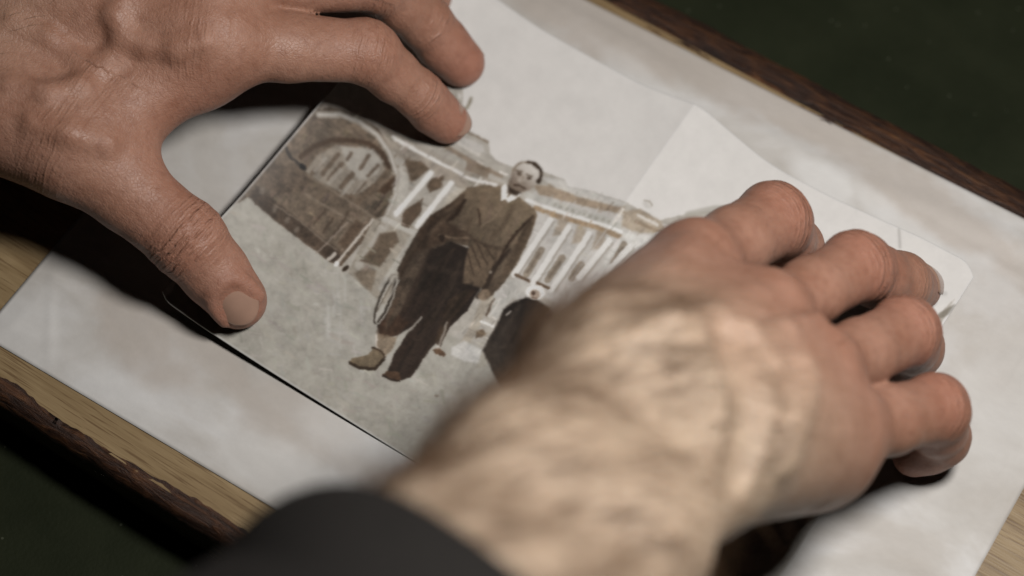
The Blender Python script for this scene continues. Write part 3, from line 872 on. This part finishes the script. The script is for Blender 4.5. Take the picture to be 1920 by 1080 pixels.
class Field:
    """signed distance field on a regular grid, filled with tapered limbs that melt together"""

    def __init__(self, lo, hi, h):
        self.lo, self.h = np.array(lo, float), h
        self.n = np.ceil((np.array(hi) - lo) / h).astype(int) + 1
        self.ax = [self.lo[i] + h * np.arange(self.n[i], dtype=np.float32) for i in range(3)]
        self.f = np.full(self.n, 50.0, np.float32)

    def box(self, pts, pad):
        pts = np.asarray(pts)
        a = np.floor((pts.min(0) - pad - self.lo) / self.h).astype(int)
        b = np.ceil((pts.max(0) + pad - self.lo) / self.h).astype(int) + 1
        a, b = np.clip(a, 0, self.n), np.clip(b, 0, self.n)
        return tuple(slice(i, j) for i, j in zip(a, b))

    def cone(self, sl, a, b, ra, rb, flat=None):
        x = self.ax[0][sl[0]][:, None, None]
        y = self.ax[1][sl[1]][None, :, None]
        z = self.ax[2][sl[2]][None, None, :]
        a, b = np.asarray(a, np.float32), np.asarray(b, np.float32)
        d = b - a
        L2 = max(float(d @ d), 1e-6)
        px, py, pz = x - a[0], y - a[1], z - a[2]
        h = np.clip((px * d[0] + py * d[1] + pz * d[2]) / L2, 0, 1)
        qx, qy, qz = px - h * d[0], py - h * d[1], pz - h * d[2]
        if flat is not None:
            n, s = np.asarray(flat[0], np.float32), flat[1]
            q = (qx * n[0] + qy * n[1] + qz * n[2]) * (1 / s - 1)
            qx, qy, qz = qx + n[0] * q, qy + n[1] * q, qz + n[2] * q
        r = ra + (rb - ra) * h
        return (np.sqrt(qx * qx + qy * qy + qz * qz) - r).astype(np.float32)

    def add(self, prims, k, pad=14):
        """prims into the main field"""
        for p in prims:
            a, b, ra, rb = p[:4]
            sl = self.box([a, b], max(ra, rb) + pad)
            self.f[sl] = smin(self.f[sl], self.cone(sl, a, b, ra, rb, p[4] if len(p) > 4 else None), p[5] if len(p) > 5 else k)

    def local(self, prims, k, pad=14):
        pts = [q for p in prims for q in p[:2]]
        sl = self.box(pts, max(max(p[2], p[3]) for p in prims) + pad)
        f = np.full([s.stop - s.start for s in sl], 50.0, np.float32)
        for p in prims:
            f = smin(f, self.cone(sl, *p[:4], p[4] if len(p) > 4 else None), p[5] if len(p) > 5 else k)
        return sl, f

    def mesh(self):
        f, h = self.f, self.h
        ins = f < 0
        c = [ins[i:ins.shape[0] - 1 + i, j:ins.shape[1] - 1 + j, k:ins.shape[2] - 1 + k] for i in (0, 1) for j in (0, 1) for k in (0, 1)]
        anyc, allc = c[0].copy(), c[0].copy()
        for q in c[1:]:
            anyc |= q
            allc &= q
        cells = np.argwhere(anyc & ~allc)
        ids = np.full(anyc.shape, -1, np.int32)
        ids[tuple(cells.T)] = np.arange(len(cells))
        off = [(i, j, k) for i in (0, 1) for j in (0, 1) for k in (0, 1)]
        val = np.stack([f[cells[:, 0] + o[0], cells[:, 1] + o[1], cells[:, 2] + o[2]] for o in off], 1)
        acc = np.zeros((len(cells), 3))
        cnt = np.zeros(len(cells))
        for a in range(8):
            for b in range(a + 1, 8):
                if sum(abs(off[a][i] - off[b][i]) for i in range(3)) != 1:
                    continue
                va, vb = val[:, a], val[:, b]
                m_ = (va < 0) != (vb < 0)
                t = np.where(m_, va / np.where(m_, va - vb, 1), 0)[:, None]
                p = np.array(off[a]) * (1 - t) + np.array(off[b]) * t
                acc += np.where(m_[:, None], p, 0)
                cnt += m_
        V = self.lo + h * (cells + acc / cnt[:, None])
        faces = []
        for ax in range(3):
            s0 = [slice(None)] * 3
            s1 = [slice(None)] * 3
            s0[ax], s1[ax] = slice(0, -1), slice(1, None)
            x = ins[tuple(s0)] != ins[tuple(s1)]
            e = np.argwhere(x)
            u_, v_ = (ax + 1) % 3, (ax + 2) % 3
            ok = (e[:, u_] > 0) & (e[:, v_] > 0) & (e[:, u_] < f.shape[u_] - 1) & (e[:, v_] < f.shape[v_] - 1)
            e = e[ok]
            q = []
            for du, dv in ((-1, -1), (0, -1), (0, 0), (-1, 0)):
                cc = e.copy()
                cc[:, u_] += du
                cc[:, v_] += dv
                q.append(ids[tuple(cc.T)])
            q = np.stack(q, 1)
            fl = ~ins[tuple(e.T)]
            q[fl] = q[fl][:, ::-1]
            faces.append(q)
        return V, np.concatenate(faces)


def surface_point(fd, x, y):
    """where the sight line through a picture position meets the skin"""
    v = RIGHT * ((x - 960.0) / FPX) - UP * ((y - 540.0) / FPX) + FWD
    for s in np.arange(330.0, 720.0, 0.5):
        p = CAM_POS + v * s
        i = np.round((p - fd.lo) / fd.h).astype(int)
        if np.all(i >= 0) and np.all(i < fd.n) and fd.f[tuple(i)] < 0:
            return p
    return None


def veins(fd, runs):
    out = []
    for pts, r_ in runs:
        P_ = [surface_point(fd, *q) for q in pts]
        P_ = [q for q in P_ if q is not None]
        for a, b in zip(P_[:-1], P_[1:]):
            if np.linalg.norm(a - b) < 30:
                out.append((a + FWD * r_ * 0.5, b + FWD * r_ * 0.5, r_, r_, None, 5.0))
    return out


def vnormals(V, F):
    a, b, c_, d = (V[F[:, i]] for i in range(4))
    n = np.cross(c_ - a, d - b)
    N = np.zeros_like(V)
    for i in range(4):
        np.add.at(N, F[:, i], n)
    return N / np.maximum(np.linalg.norm(N, axis=1), 1e-9)[:, None]


def unit(v):
    v = np.asarray(v, float)
    return v / np.linalg.norm(v)


def finger_prims(J, r, dorsal, waist=0.93, flat=0.92, bump=0.9):
    """J joints, r radii at joints; waist narrows the middle of each bone"""
    out = []
    for i in range(len(J) - 1):
        a, b = np.array(J[i]), np.array(J[i + 1])
        ax = unit(b - a)
        n = unit(dorsal - ax * (dorsal @ ax))
        w_ = waist if i < len(J) - 2 else 1.0
        mid = (a + b) / 2 - n * 0.5
        rm = (r[i] + r[i + 1]) / 2 * w_
        out += [(a, mid, r[i], rm, (n, flat)), (mid, b, rm, r[i + 1], (n, flat))]
        if 0 < i:
            out.append((a + n * bump - ax * 1.5, a + n * bump + ax * 1.5, r[i] * 0.94, r[i] * 0.94, (n, flat)))
    return out


def joint_attrs(V, joints):
    """vector attribute (along, across, mask) round each knuckle, for the fine transverse creases"""
    out = np.zeros((len(V), 3))
    for c, ax, dors, rad, ln, amt in joints:
        ax = unit(ax)
        n = unit(dors - ax * (dors @ ax))
        s = np.cross(n, ax)
        q = V - c
        al, up, la = q @ ax, q @ n, q @ s
        m_ = np.exp(-(al / ln) ** 2) * np.clip((up / rad + 0.25) / 0.6, 0, 1) * (np.hypot(up, la) < rad * 1.7) * amt
        k = m_ > out[:, 2]
        out[k] = np.stack([al, la, m_], 1)[k]
    return out


def nail(parent, tip, axis, dorsal, r, wid, ln, mat, back=0.3):
    ax = unit(axis)
    n = unit(dorsal - ax * (dorsal @ ax))
    s = np.cross(n, ax)
    nu, nv = 13, 15
    P = []
    for j in range(nv):
        v = j / (nv - 1)
        taper = 1.0 - 0.30 * max(0, (v - 0.72) / 0.28) ** 2 - 0.22 * max(0, (0.22 - v) / 0.22) ** 2
        for i in range(nu):
            uu = (i / (nu - 1) * 2 - 1)
            x = uu * wid / 2 * taper
            y = (v - back) * ln - abs(uu) ** 2.4 * (0.16 * ln if v > 0.5 else -0.12 * ln) * abs(v - 0.5) * 2
            R_ = r * 1.04
            drop = R_ - math.sqrt(max(R_ * R_ - x * x, 0.01))
            P.append(tip + ax * y + s * x + n * (R_ - drop * 1.0 - 0.6 - 0.55 * v * v - 0.9 * max(0, 0.12 - v) / 0.12))
    ii = np.arange(nu * nv).reshape(nv, nu)
    F_ = np.stack([ii[:-1, :-1], ii[:-1, 1:], ii[1:, 1:], ii[1:, :-1]], -1).reshape(-1, 4)
    o = link_mesh('nail', P, F_, mat)
    so_ = o.modifiers.new('thickness', 'SOLIDIFY')
    so_.thickness, so_.offset = 0.0005, -1
    return under(o, parent)


def strands(name, roots, normals, dirs, lens, rad, mat, parent, lift=0.5, segs=5):
    """tapered three-sided hairs as one mesh"""
    n = len(roots)
    t = np.linspace(0, 1, segs + 1)
    side = np.cross(dirs, normals)
    side /= np.maximum(np.linalg.norm(side, axis=1), 1e-6)[:, None]
    curl = rng.normal(0, 0.25, n)
    pos = np.zeros((n, segs + 1, 3))
    for k, tt in enumerate(t):
        pos[:, k] = roots + dirs * (lens * tt)[:, None] + normals * (lens * lift * (tt - 0.75 * tt * tt))[:, None] - normals * 0.3 + side * (curl * lens * tt * tt)[:, None]
    rr = rad * (1 - 0.8 * t)
    V_ = np.zeros((n, segs + 1, 3, 3))
    for c_ in range(3):
        a = c_ * 2.0944
        V_[:, :, c_] = pos + (side[:, None] * math.cos(a) + normals[:, None] * math.sin(a)) * rr[None, :, None]
    base = (np.arange(n) * (segs + 1) * 3)[:, None, None]
    k = np.arange(segs)[None, :, None] * 3
    c0 = np.array([0, 1, 2])[None, None, :]
    c1 = np.array([1, 2, 0])[None, None, :]
    F_ = np.stack([base + k + c0, base + k + c1, base + k + 3 + c1, base + k + 3 + c0], -1).reshape(-1, 4)
    o = link_mesh(name, V_.reshape(-1, 3), F_, mat)
    return under(o, parent)


Zup = np.array([0, 0, 1.0])
VIEW = -FWD
SKIN = mat_skin('skin', (0.335, 0.183, 0.130), (0.335, 0.130, 0.088), (0.405, 0.310, 0.228))
NAIL = mat_simple('nail', (0.33, 0.205, 0.152), 0.22, 0.45, scale=150, var=0.85)
HAIR = mat_simple('arm_hair', (0.135, 0.078, 0.043), 0.5, 0.3)

# ---- hand reaching in from the left, thumb and finger on the print
LJ = {'index': [(385, 72, 46), (690, 98, 33), (788, 180, 18), (838, 226, 8)],
      'middle': [(385, -48, 52), (712, -38, 38), (797, 42, 21), (864, 116, 8)],
      'ring': [(355, -150, 56), (650, -140, 46), (748, -66, 21), (806, -8, 8)],
      'pinky': [(320, -255, 54), (530, -265, 42), (640, -190, 22), (700, -130, 8)],
      'thumb': [(-190, 150, 42), (130, 268, 38), (350, 448, 24), (441, 558, 11)]}
LR = {'index': [11.0, 8.4, 6.5, 5.9], 'middle': [11.5, 8.8, 7.5, 6.5], 'ring': [11, 8.4, 6.8, 6.0], 'pinky': [10, 7.4, 6.0, 5.4], 'thumb': [14.0, 12.3, 9.9, 7.6]}
LJ = {k: [at(*p) for p in v] for k, v in LJ.items()}
WRL = np.array([-112.0, 8.0, 44.0])
lo = np.array([-150.0, -40.0, -2.0])
hi = np.array([52.0, 150.0, 78.0])
fl = Field(lo, hi, 0.85)
pal = []
bases = {'index': (-92, 22, 47), 'middle': (-97, 30, 50), 'ring': (-103, 40, 49), 'pinky': (-108, 50, 46)}
for k in ('index', 'middle', 'ring', 'pinky'):
    b = np.array(bases[k], float)
    e = LJ[k][0]
    pal.append((b, e + np.array([0, 0, -3.0]), 15.0, 11.8))
    pal.append((b + (0, 0, -8), e + np.array([0, 0, -9.0]), 14.0, 9.5))
pal.append((np.array(bases['index']) * 0.5 + np.array(bases['pinky']) * 0.5, np.array([-160.0, 0, 44]), 25, 26))
pal.append((LJ['thumb'][0] + (0, 4, 0), LJ['thumb'][1], 14.5, 12.2))
pal.append((np.array([-70.0, 14, 40]), LJ['thumb'][1] + (LJ['index'][0] - LJ['thumb'][1]) * 0.30 + (0, 0, -4), 15, 9.0))
pal.append((at(215, 225, 36), at(330, 150, 40), 8.5, 8.0))
fl.add(pal, 12)
# knuckles, tendons and veins on the back of the hand
det = []
for k in ('index', 'middle', 'ring'):
    e = LJ[k][0]
    b = np.array(bases[k], float)
    det.append((b + (0, 0, 12.2), e + (0, 0, 6.6), 2.4, 3.0, None, 8))
    det.append((e + (-2, -1, 0.2), e + (2.5, 1.5, 0.2), 9.9, 9.9, None, 8))
DL = {'index': unit(Zup * 0.8 + VIEW * 0.3 + np.array([0.2, 0.3, 0])), 'thumb': unit(Zup * 0.75 + VIEW * 0.5 + np.array([-0.16, -0.22, 0]))}
palm = fl.f.copy()
for k in ('index', 'middle', 'ring', 'pinky', 'thumb'):
    J = LJ[k]
    dv = DL.get(k, DL['index'])
    pr = finger_prims(J, LR[k], dv, waist=0.98 if k != 'thumb' else 0.94, bump=0.2 if k != 'thumb' else 0.7)
    if k == 'thumb':
        axt = unit(J[3] - J[2])
        nt_ = unit(dv - axt * (dv @ axt))
        st_ = np.cross(nt_, axt)
        cu_ = []
        for a_ in np.linspace(-1, 1, 15):
            x_ = 5.9 * math.sin(a_ * 1.5708) if abs(a_) < 0.6 else 5.9 * np.sign(a_) * (0.81 + 0.19 * (abs(a_) - 0.6) / 0.4)
            y_ = -7.0 + (abs(a_) ** 2.2) * 9.5
            cu_.append(J[3] + axt * y_ + st_ * x_ + nt_ * (math.sqrt(max(8.0 ** 2 - x_ * x_, 1)) - 1.15))
        for a_, b_ in zip(cu_[:-1], cu_[1:]):
            det.append((a_, b_, 1.25, 1.25, None, 2.2))
        pr.append((J[3] + unit(J[3] - J[2]) * 1.0 - unit(dv) * 1.5, J[2] * 0.35 + J[3] * 0.65 - unit(dv) * 1.0, 7.0, 8.2))
    else:
        pr.append((J[3] - Zup * 0.6, (J[2] + J[3]) / 2 - dv * 1.0, LR[k][3] * 0.96, LR[k][2] * 0.96))
    sl, f_ = fl.local(pr, 2.5)
    fl.f[sl] = smin(fl.f[sl], smin(palm[sl], f_, 7.0 if k != 'thumb' else 10.0), 1.0)
fl.add(det, 4)
fl.add(veins(fl, [([(20, 40), (90, 70), (150, 118), (190, 125), (215, 105), (232, 70), (270, 85), (330, 92), (380, 80)], 0.85), ([(190, 125), (150, 160), (90, 175), (20, 160)], 0.85),
                  ([(232, 70), (215, 30), (240, -20)], 0.85), ([(60, 230), (130, 250), (200, 270)], 1.1)]), 4)
V, F = fl.mesh()
N = vnormals(V, F)
J = LJ
jl = [(J['thumb'][2], J['thumb'][3] - J['thumb'][1], DL['thumb'], 9.9, 6.0, 0.9), (J['thumb'][1], J['thumb'][2] - J['thumb'][0], DL['thumb'], 13, 8, 0.16),
      (J['index'][1], J['index'][2] - J['index'][0], DL['index'], 8.4, 5.5, 0.32), (J['index'][2], J['index'][3] - J['index'][1], DL['index'], 6.5, 3.5, 0.35),
      (J['middle'][2], J['middle'][3] - J['middle'][1], DL['index'], 7.2, 3.5, 0.35), (J['index'][0], J['index'][1] - np.array(bases['index']), Zup, 13, 10, 0.12)]
jc = joint_attrs(V, jl)
red = np.zeros(len(V))
for c, r_, a_ in [(J['thumb'][2], 11, 0.6), (J['thumb'][3], 14, 0.45), (J['index'][3], 13, 0.5), (J['middle'][3], 14, 0.7), (J['index'][1], 11, 0.3), (J['index'][0], 12, 0.3), (J['thumb'][1] + (30, 22, 0), 18, 0.35)]:
    red = np.maximum(red, a_ * np.exp(-(np.linalg.norm(V - c, axis=1) / r_) ** 2))
pale = 0.45 * np.clip((-45 - V[:, 0]) / 40, 0, 1)
# larger folds are moved into the surface itself
amp = jc[:, 2] * 0.22 * np.sin(jc[:, 0] * 1.55 + 0.8 * np.sin(jc[:, 1] * 0.5))
V = V + N * amp[:, None]
lh = empty('hand', (-110, 10, 0))
tag(lh, 'bare left hand with thumb and fingers spread, holding the lower left of the photograph', 'hand')
ob = link_mesh('skin', V, F, SKIN, attrs={'joint': jc, 'red': red, 'pale': pale})
under(ob, lh)
ax = J['thumb'][3] - J['thumb'][2]
nail(lh, J['thumb'][3], ax, DL['thumb'], 7.5, 10.4, 12.4, NAIL, 0.50)
for k in ('index', 'middle', 'ring', 'pinky'):
    nail(lh, J[k][3], J[k][3] - J[k][2], J[k][2] - (J[k][1] + J[k][3]) / 2 + unit((0.6, 0.4, 0)) * 1.5, LR[k][3], LR[k][3] * 1.5, 9, NAIL, 0.5)
# a few short hairs on its back
cand = np.where((N[:, 2] > 0.35) & (V[:, 0] < -48) & (V[:, 0] > -110))[0]
sel = rng.choice(cand, 260)
d0 = unit((0.35, 0.95, 0)) + rng.normal(0, 0.25, (260, 3))
d0 -= N[sel] * np.sum(d0 * N[sel], 1)[:, None]
d0 /= np.linalg.norm(d0, axis=1)[:, None]
strands('arm_hair', V[sel], N[sel], d0, rng.uniform(4, 9, 260), 0.05, HAIR, lh, 0.25)['kind'] = 'stuff'

# ---- right hand and forearm, finger tips pressed on the print
RJ = {'index': [(1306, 492, 60), (1450, 414, 38), (1488, 468, 17), (1486, 502, 8)],
      'middle': [(1438, 588, 66), (1605, 501, 42), (1688, 530, 24), (1720, 538, 9)],
      'ring': [(1532, 696, 66), (1696, 624, 38), (1712, 655, 18), (1690, 690, 8)],
      'pinky': [(1575, 802, 58), (1752, 768, 33), (1766, 824, 15), (1716, 852, 7)]}
RR = {'index': [8.8, 9.5, 7.6, 6.6], 'middle': [7.8, 8.7, 7.5, 6.6], 'ring': [7.9, 8.6, 7.2, 6.2], 'pinky': [8.8, 8.3, 6.8, 6.0]}
RJ = {k: [at(*p) for p in v] for k, v in RJ.items()}
RJ['thumb'] = [np.array([133.0, 6, 92]), np.array([128.0, 38, 62]), np.array([136.0, 62, 34]), np.array([144.0, 80, 11])]
RR['thumb'] = [14, 12, 9.8, 7.6]
lo = np.array([95.0, -125.0, -2.0])
hi = np.array([212.0, 125.0, 185.0])
fr = Field(lo, hi, 0.9)
W0 = at(1228, 782, 112)
A1 = at(1062, 968, 134)
A2 = at(885, 1170, 152)
A3 = A2 + (A2 - A1) * 1.2
sx = np.array([1.0, 0, 0])
pal = []
rb = {'index': W0 + (-13, 6, -1), 'middle': W0 + (-5, 5, 1), 'ring': W0 + (4, 5, 0), 'pinky': W0 + (11, 4, -4)}
for k in ('index', 'middle', 'ring', 'pinky'):
    e = RJ[k][0]
    b = rb[k]
    ax = unit(e - b)
    n = unit(Zup - ax * ax[2])
    pal.append((b, e - n * 1.5 - ax * 7, 13.0, 11.0))
    pal.append((b - n * 7, e - n * 9.0 - ax * 7, 13.0, 9.5))
pal.append((RJ['pinky'][0] - (0, 4, 8), rb['pinky'] + (0, 6, -12), 9.5, 11))
pal.append((RJ['thumb'][0], RJ['thumb'][1], 15, 12))
for a, b, ra, rb_ in ((W0 + (-12, 0, 0), A1 + (-11, 0, 0), 15, 15), (W0 + (10, 0, -3), A1 + (10, 0, -3), 14.5, 15.5), (A1 + (-11, 0, 0), A2 + (-11, 0, 0), 15, 16), (A1 + (10, 0, -3), A2 + (11, 0, -3), 15.5, 17), (A2 + (-11, 0, 0), A3 + (-11, 0, 0), 16, 18), (A2 + (11, 0, -3), A3 + (12, 0, -3), 17, 19)):
    pal.append((a, b, ra, rb_))
fr.add(pal, 13)
det = []
for k in ('index', 'middle', 'ring', 'pinky'):
    e = RJ[k][0]
    b = rb[k]
    ax = unit(e - b)
    n = unit(Zup - ax * ax[2])
    det.append((b + n * 11.4, e + n * 6.6 - ax * 3, 1.8, 2.6, None, 6))
    det.append((e + n * 0.8 - ax * 3, e + n * 0.6, 9.8, 9.4, None, 5))
det.append((W0 + (13, -9, 5), W0 + (13, -12, 5.5), 9.5, 9.5, None, 7))      # head of the ulna
DR = unit(Zup * 0.55 + np.array([0.05, 0.45, 0]) + VIEW * 0.3)
palm = fr.f.copy()
for k in ('index', 'middle', 'ring', 'pinky', 'thumb'):
    Jk = RJ[k]
    pr = finger_prims(Jk, RR[k], DR, waist=1.0 if k != 'thumb' else 0.93, flat=0.95)
    sl, f_ = fr.local(pr, 2.5)
    fr.f[sl] = smin(fr.f[sl], smin(palm[sl], f_, 5.5), 0.3)
fr.add(det, 4)
fr.add(veins(fr, [([(1180, 640), (1260, 600), (1340, 590), (1400, 630), (1450, 690), (1490, 700)], 1.1), ([(1400, 630), (1470, 620), (1530, 600)], 1.0)]), 4)
# the fold of the bent wrist beside the ulna
def trail(fd, pts, n):
    pts = np.array(pts, float)
    t = np.linspace(0, len(pts) - 1, n)
    out = [surface_point(fd, np.interp(s, range(len(pts)), pts[:, 0]), np.interp(s, range(len(pts)), pts[:, 1])) for s in t]
    out = np.array([q for q in out if q is not None])
    for _ in range(6):
        out[1:-1] = (out[:-2] + out[1:-1] * 2 + out[2:]) / 4
    return out


gr = trail(fr, ((1370, 620), (1405, 685), (1425, 750), (1420, 820), (1395, 890)), 16)
rd = trail(fr, ((1495, 700), (1488, 770), (1455, 860)), 12)
for i, (a, b) in enumerate(zip(gr[:-1], gr[1:])):
    w_ = math.sin(math.pi * (i + 0.5) / (len(gr) - 1))
    sl = fr.box([a, b], 14)
    cfl = fr.cone(sl, a - FWD * (4.6 - 1.6 * w_), b - FWD * (4.6 - 1.6 * w_), 4.4, 4.4)
    fr.f[sl] = -smin(-fr.f[sl], cfl, 3.0)
for i, (a, b) in enumerate(zip(rd[:-1], rd[1:])):
    w_ = math.sin(math.pi * (i + 0.5) / (len(rd) - 1))
    fr.add([(a + FWD * (4.6 - 1.2 * w_), b + FWD * (4.6 - 1.2 * w_), 4.6, 4.6, None, 3)], 3)
V, F = fr.mesh()
N = vnormals(V, F)
J = RJ
jl = []
for k in ('index', 'middle', 'ring', 'pinky'):
    jl.append((J[k][1], J[k][2] - J[k][0], DR, RR[k][1], 5.0, 0.6))
    jl.append((J[k][0], J[k][1] - W0, Zup, 12, 10, 0.12))
    jl.append((J[k][2], J[k][3] - J[k][1], DR, RR[k][2], 3.5, 0.3))
jc = joint_attrs(V, jl)
red = np.zeros(len(V))
for k in ('index', 'middle', 'ring', 'pinky'):
    for j, r_, a_ in ((1, 13, 0.7), (3, 14, 0.5), (0, 12, 0.25)):
        red = np.maximum(red, a_ * np.exp(-(np.linalg.norm(V - J[k][j], axis=1) / r_) ** 2))
along = (V - W0) @ unit(A1 - W0)
pale = np.clip((along + 62) / 66, 0, 1) ** 1.3
amp = jc[:, 2] * 0.2 * np.sin(jc[:, 0] * 1.5 + 0.8 * np.sin(jc[:, 1] * 0.5))
V = V + N * amp[:, None]
rh = empty('hand', (150, -60, 0))
tag(rh, 'right hand and hairy forearm in a dark sleeve, fingers pressing the right of the photograph', 'hand')
ob = link_mesh('skin', V, F, SKIN, attrs={'joint': jc, 'red': red, 'pale': pale})
under(ob, rh)
for k in ('index', 'middle', 'ring', 'pinky'):
    nail(rh, J[k][3], J[k][3] - J[k][2], np.array([0.5, 0.8, 0.5]) if k == 'middle' else np.array([0.1, 1.0, 0.2]), RR[k][3], RR[k][3] * 1.5, 9.5, NAIL, 0.5)

# forearm hair in drifting clumps
dors = np.clip(N @ unit((-0.25, 0.2, 0.95)), 0, 1) + 1.9 * np.clip(-N[:, 0], 0, 1)
cl = np.sin(V[:, 0] * 0.42 - V[:, 1] * 0.2 + np.sin(V[:, 1] * 0.23 + 1) * 1.8) * np.sin(V[:, 1] * 0.16 + V[:, 0] * 0.13 + 1.0 + np.sin(V[:, 0] * 0.3))
pw = (np.clip((along + 22) / 20, 0, 1) + 0.035 * np.clip((along + 62) / 20, 0, 1)) * np.clip(dors - 0.05, 0, 1) * (0.5 + np.clip(cl + 0.1, 0, 1) * 1.15)
pw /= pw.sum()
NH = 5200
sel = rng.choice(len(V), NH, p=pw)
d0 = unit((0.75, 0.55, -0.3))[None] + rng.normal(0, 0.28, (NH, 3)) + np.stack([0.35 * np.sin(V[sel, 1] * 0.15), 0 * sel, 0 * sel], 1)
d0 -= N[sel] * np.sum(d0 * N[sel], 1)[:, None]
d0 /= np.maximum(np.linalg.norm(d0, axis=1), 1e-6)[:, None]
strands('arm_hair', V[sel], N[sel], d0, rng.uniform(9, 20, NH), 0.065, HAIR, rh, 0.35)['kind'] = 'stuff'

# dark sleeve round the forearm
SLEEVE = mat_simple('charcoal_knit', (0.012, 0.0105, 0.0095), 0.9, 0.2, scale=700, var=0.6, bump=0.6)


def ring(cx, left, top, nseg=72, drop=0.0, seed=0, fold=0.0):
    c_, L_, T_ = np.array(cx), np.array(left), np.array(top)
    uu, ww = c_ - L_, T_ - c_
    th = np.linspace(0, 2 * math.pi, nseg, endpoint=False)
    r = np.random.default_rng(seed)
    k = 1 + fold * (np.sin(th * 3 + r.uniform(0, 6)) * 0.5 + np.sin(th * 5 + r.uniform(0, 6)) * 0.3)
    return c_ + (np.cos(th) * k)[:, None] * (-uu) + (np.sin(th) * k)[:, None] * ww


c1, l1, t1 = at(905, 1140, 150), at(655, 968, 140), at(858, 985, 182)
c2, l2, t2 = at(730, 1270, 160), at(410, 1110, 138), at(660, 1095, 200)
rings = []
for i in range(60):
    t = (i / 59) ** 1.3 * 2.2
    q = [a + (b - a) * t for a, b in ((c1, c2), (l1, l2), (t1, t2))]
    q[1] = q[1] + UP * 5.0 * max(0.0, 4 * min(t, 1.3) * (1 - min(t, 1.3)))
    k_ = (0.955, 0.985, 0.997)[i] if i < 3 else 1.0
    q = [q[0], q[0] + (q[1] - q[0]) * k_, q[0] + (q[2] - q[0]) * k_]
    rings.append(ring(*q, seed=3, fold=0.02 + 0.03 * math.sin(i * 1.3) ** 2 * min(i / 6, 1)))
inner = []
for i in range(6):
    t = i / 25 * 2.2
    q = [a + (b - a) * t for a, b in ((c1, c2), (l1, l2), (t1, t2))]
    q[1] = q[0] + (q[1] - q[0]) * 0.93
    q[2] = q[0] + (q[2] - q[0]) * 0.93
    inner.append(ring(*q, seed=3, fold=0.02))
allr = inner[::-1] + [(inner[0] + rings[0]) / 2 + (c1 - c2) * 0.012] + rings
ns = 72
P = np.concatenate(allr)
ii = np.arange(len(P)).reshape(-1, ns)
F = np.stack([ii[:-1], ii[1:], np.roll(ii[1:], -1, 1), np.roll(ii[:-1], -1, 1)], -1).reshape(-1, 4)
under(link_mesh('sleeve', P, F, SLEEVE), rh)['label'] = 'dark grey sleeve pushed back on the forearm'
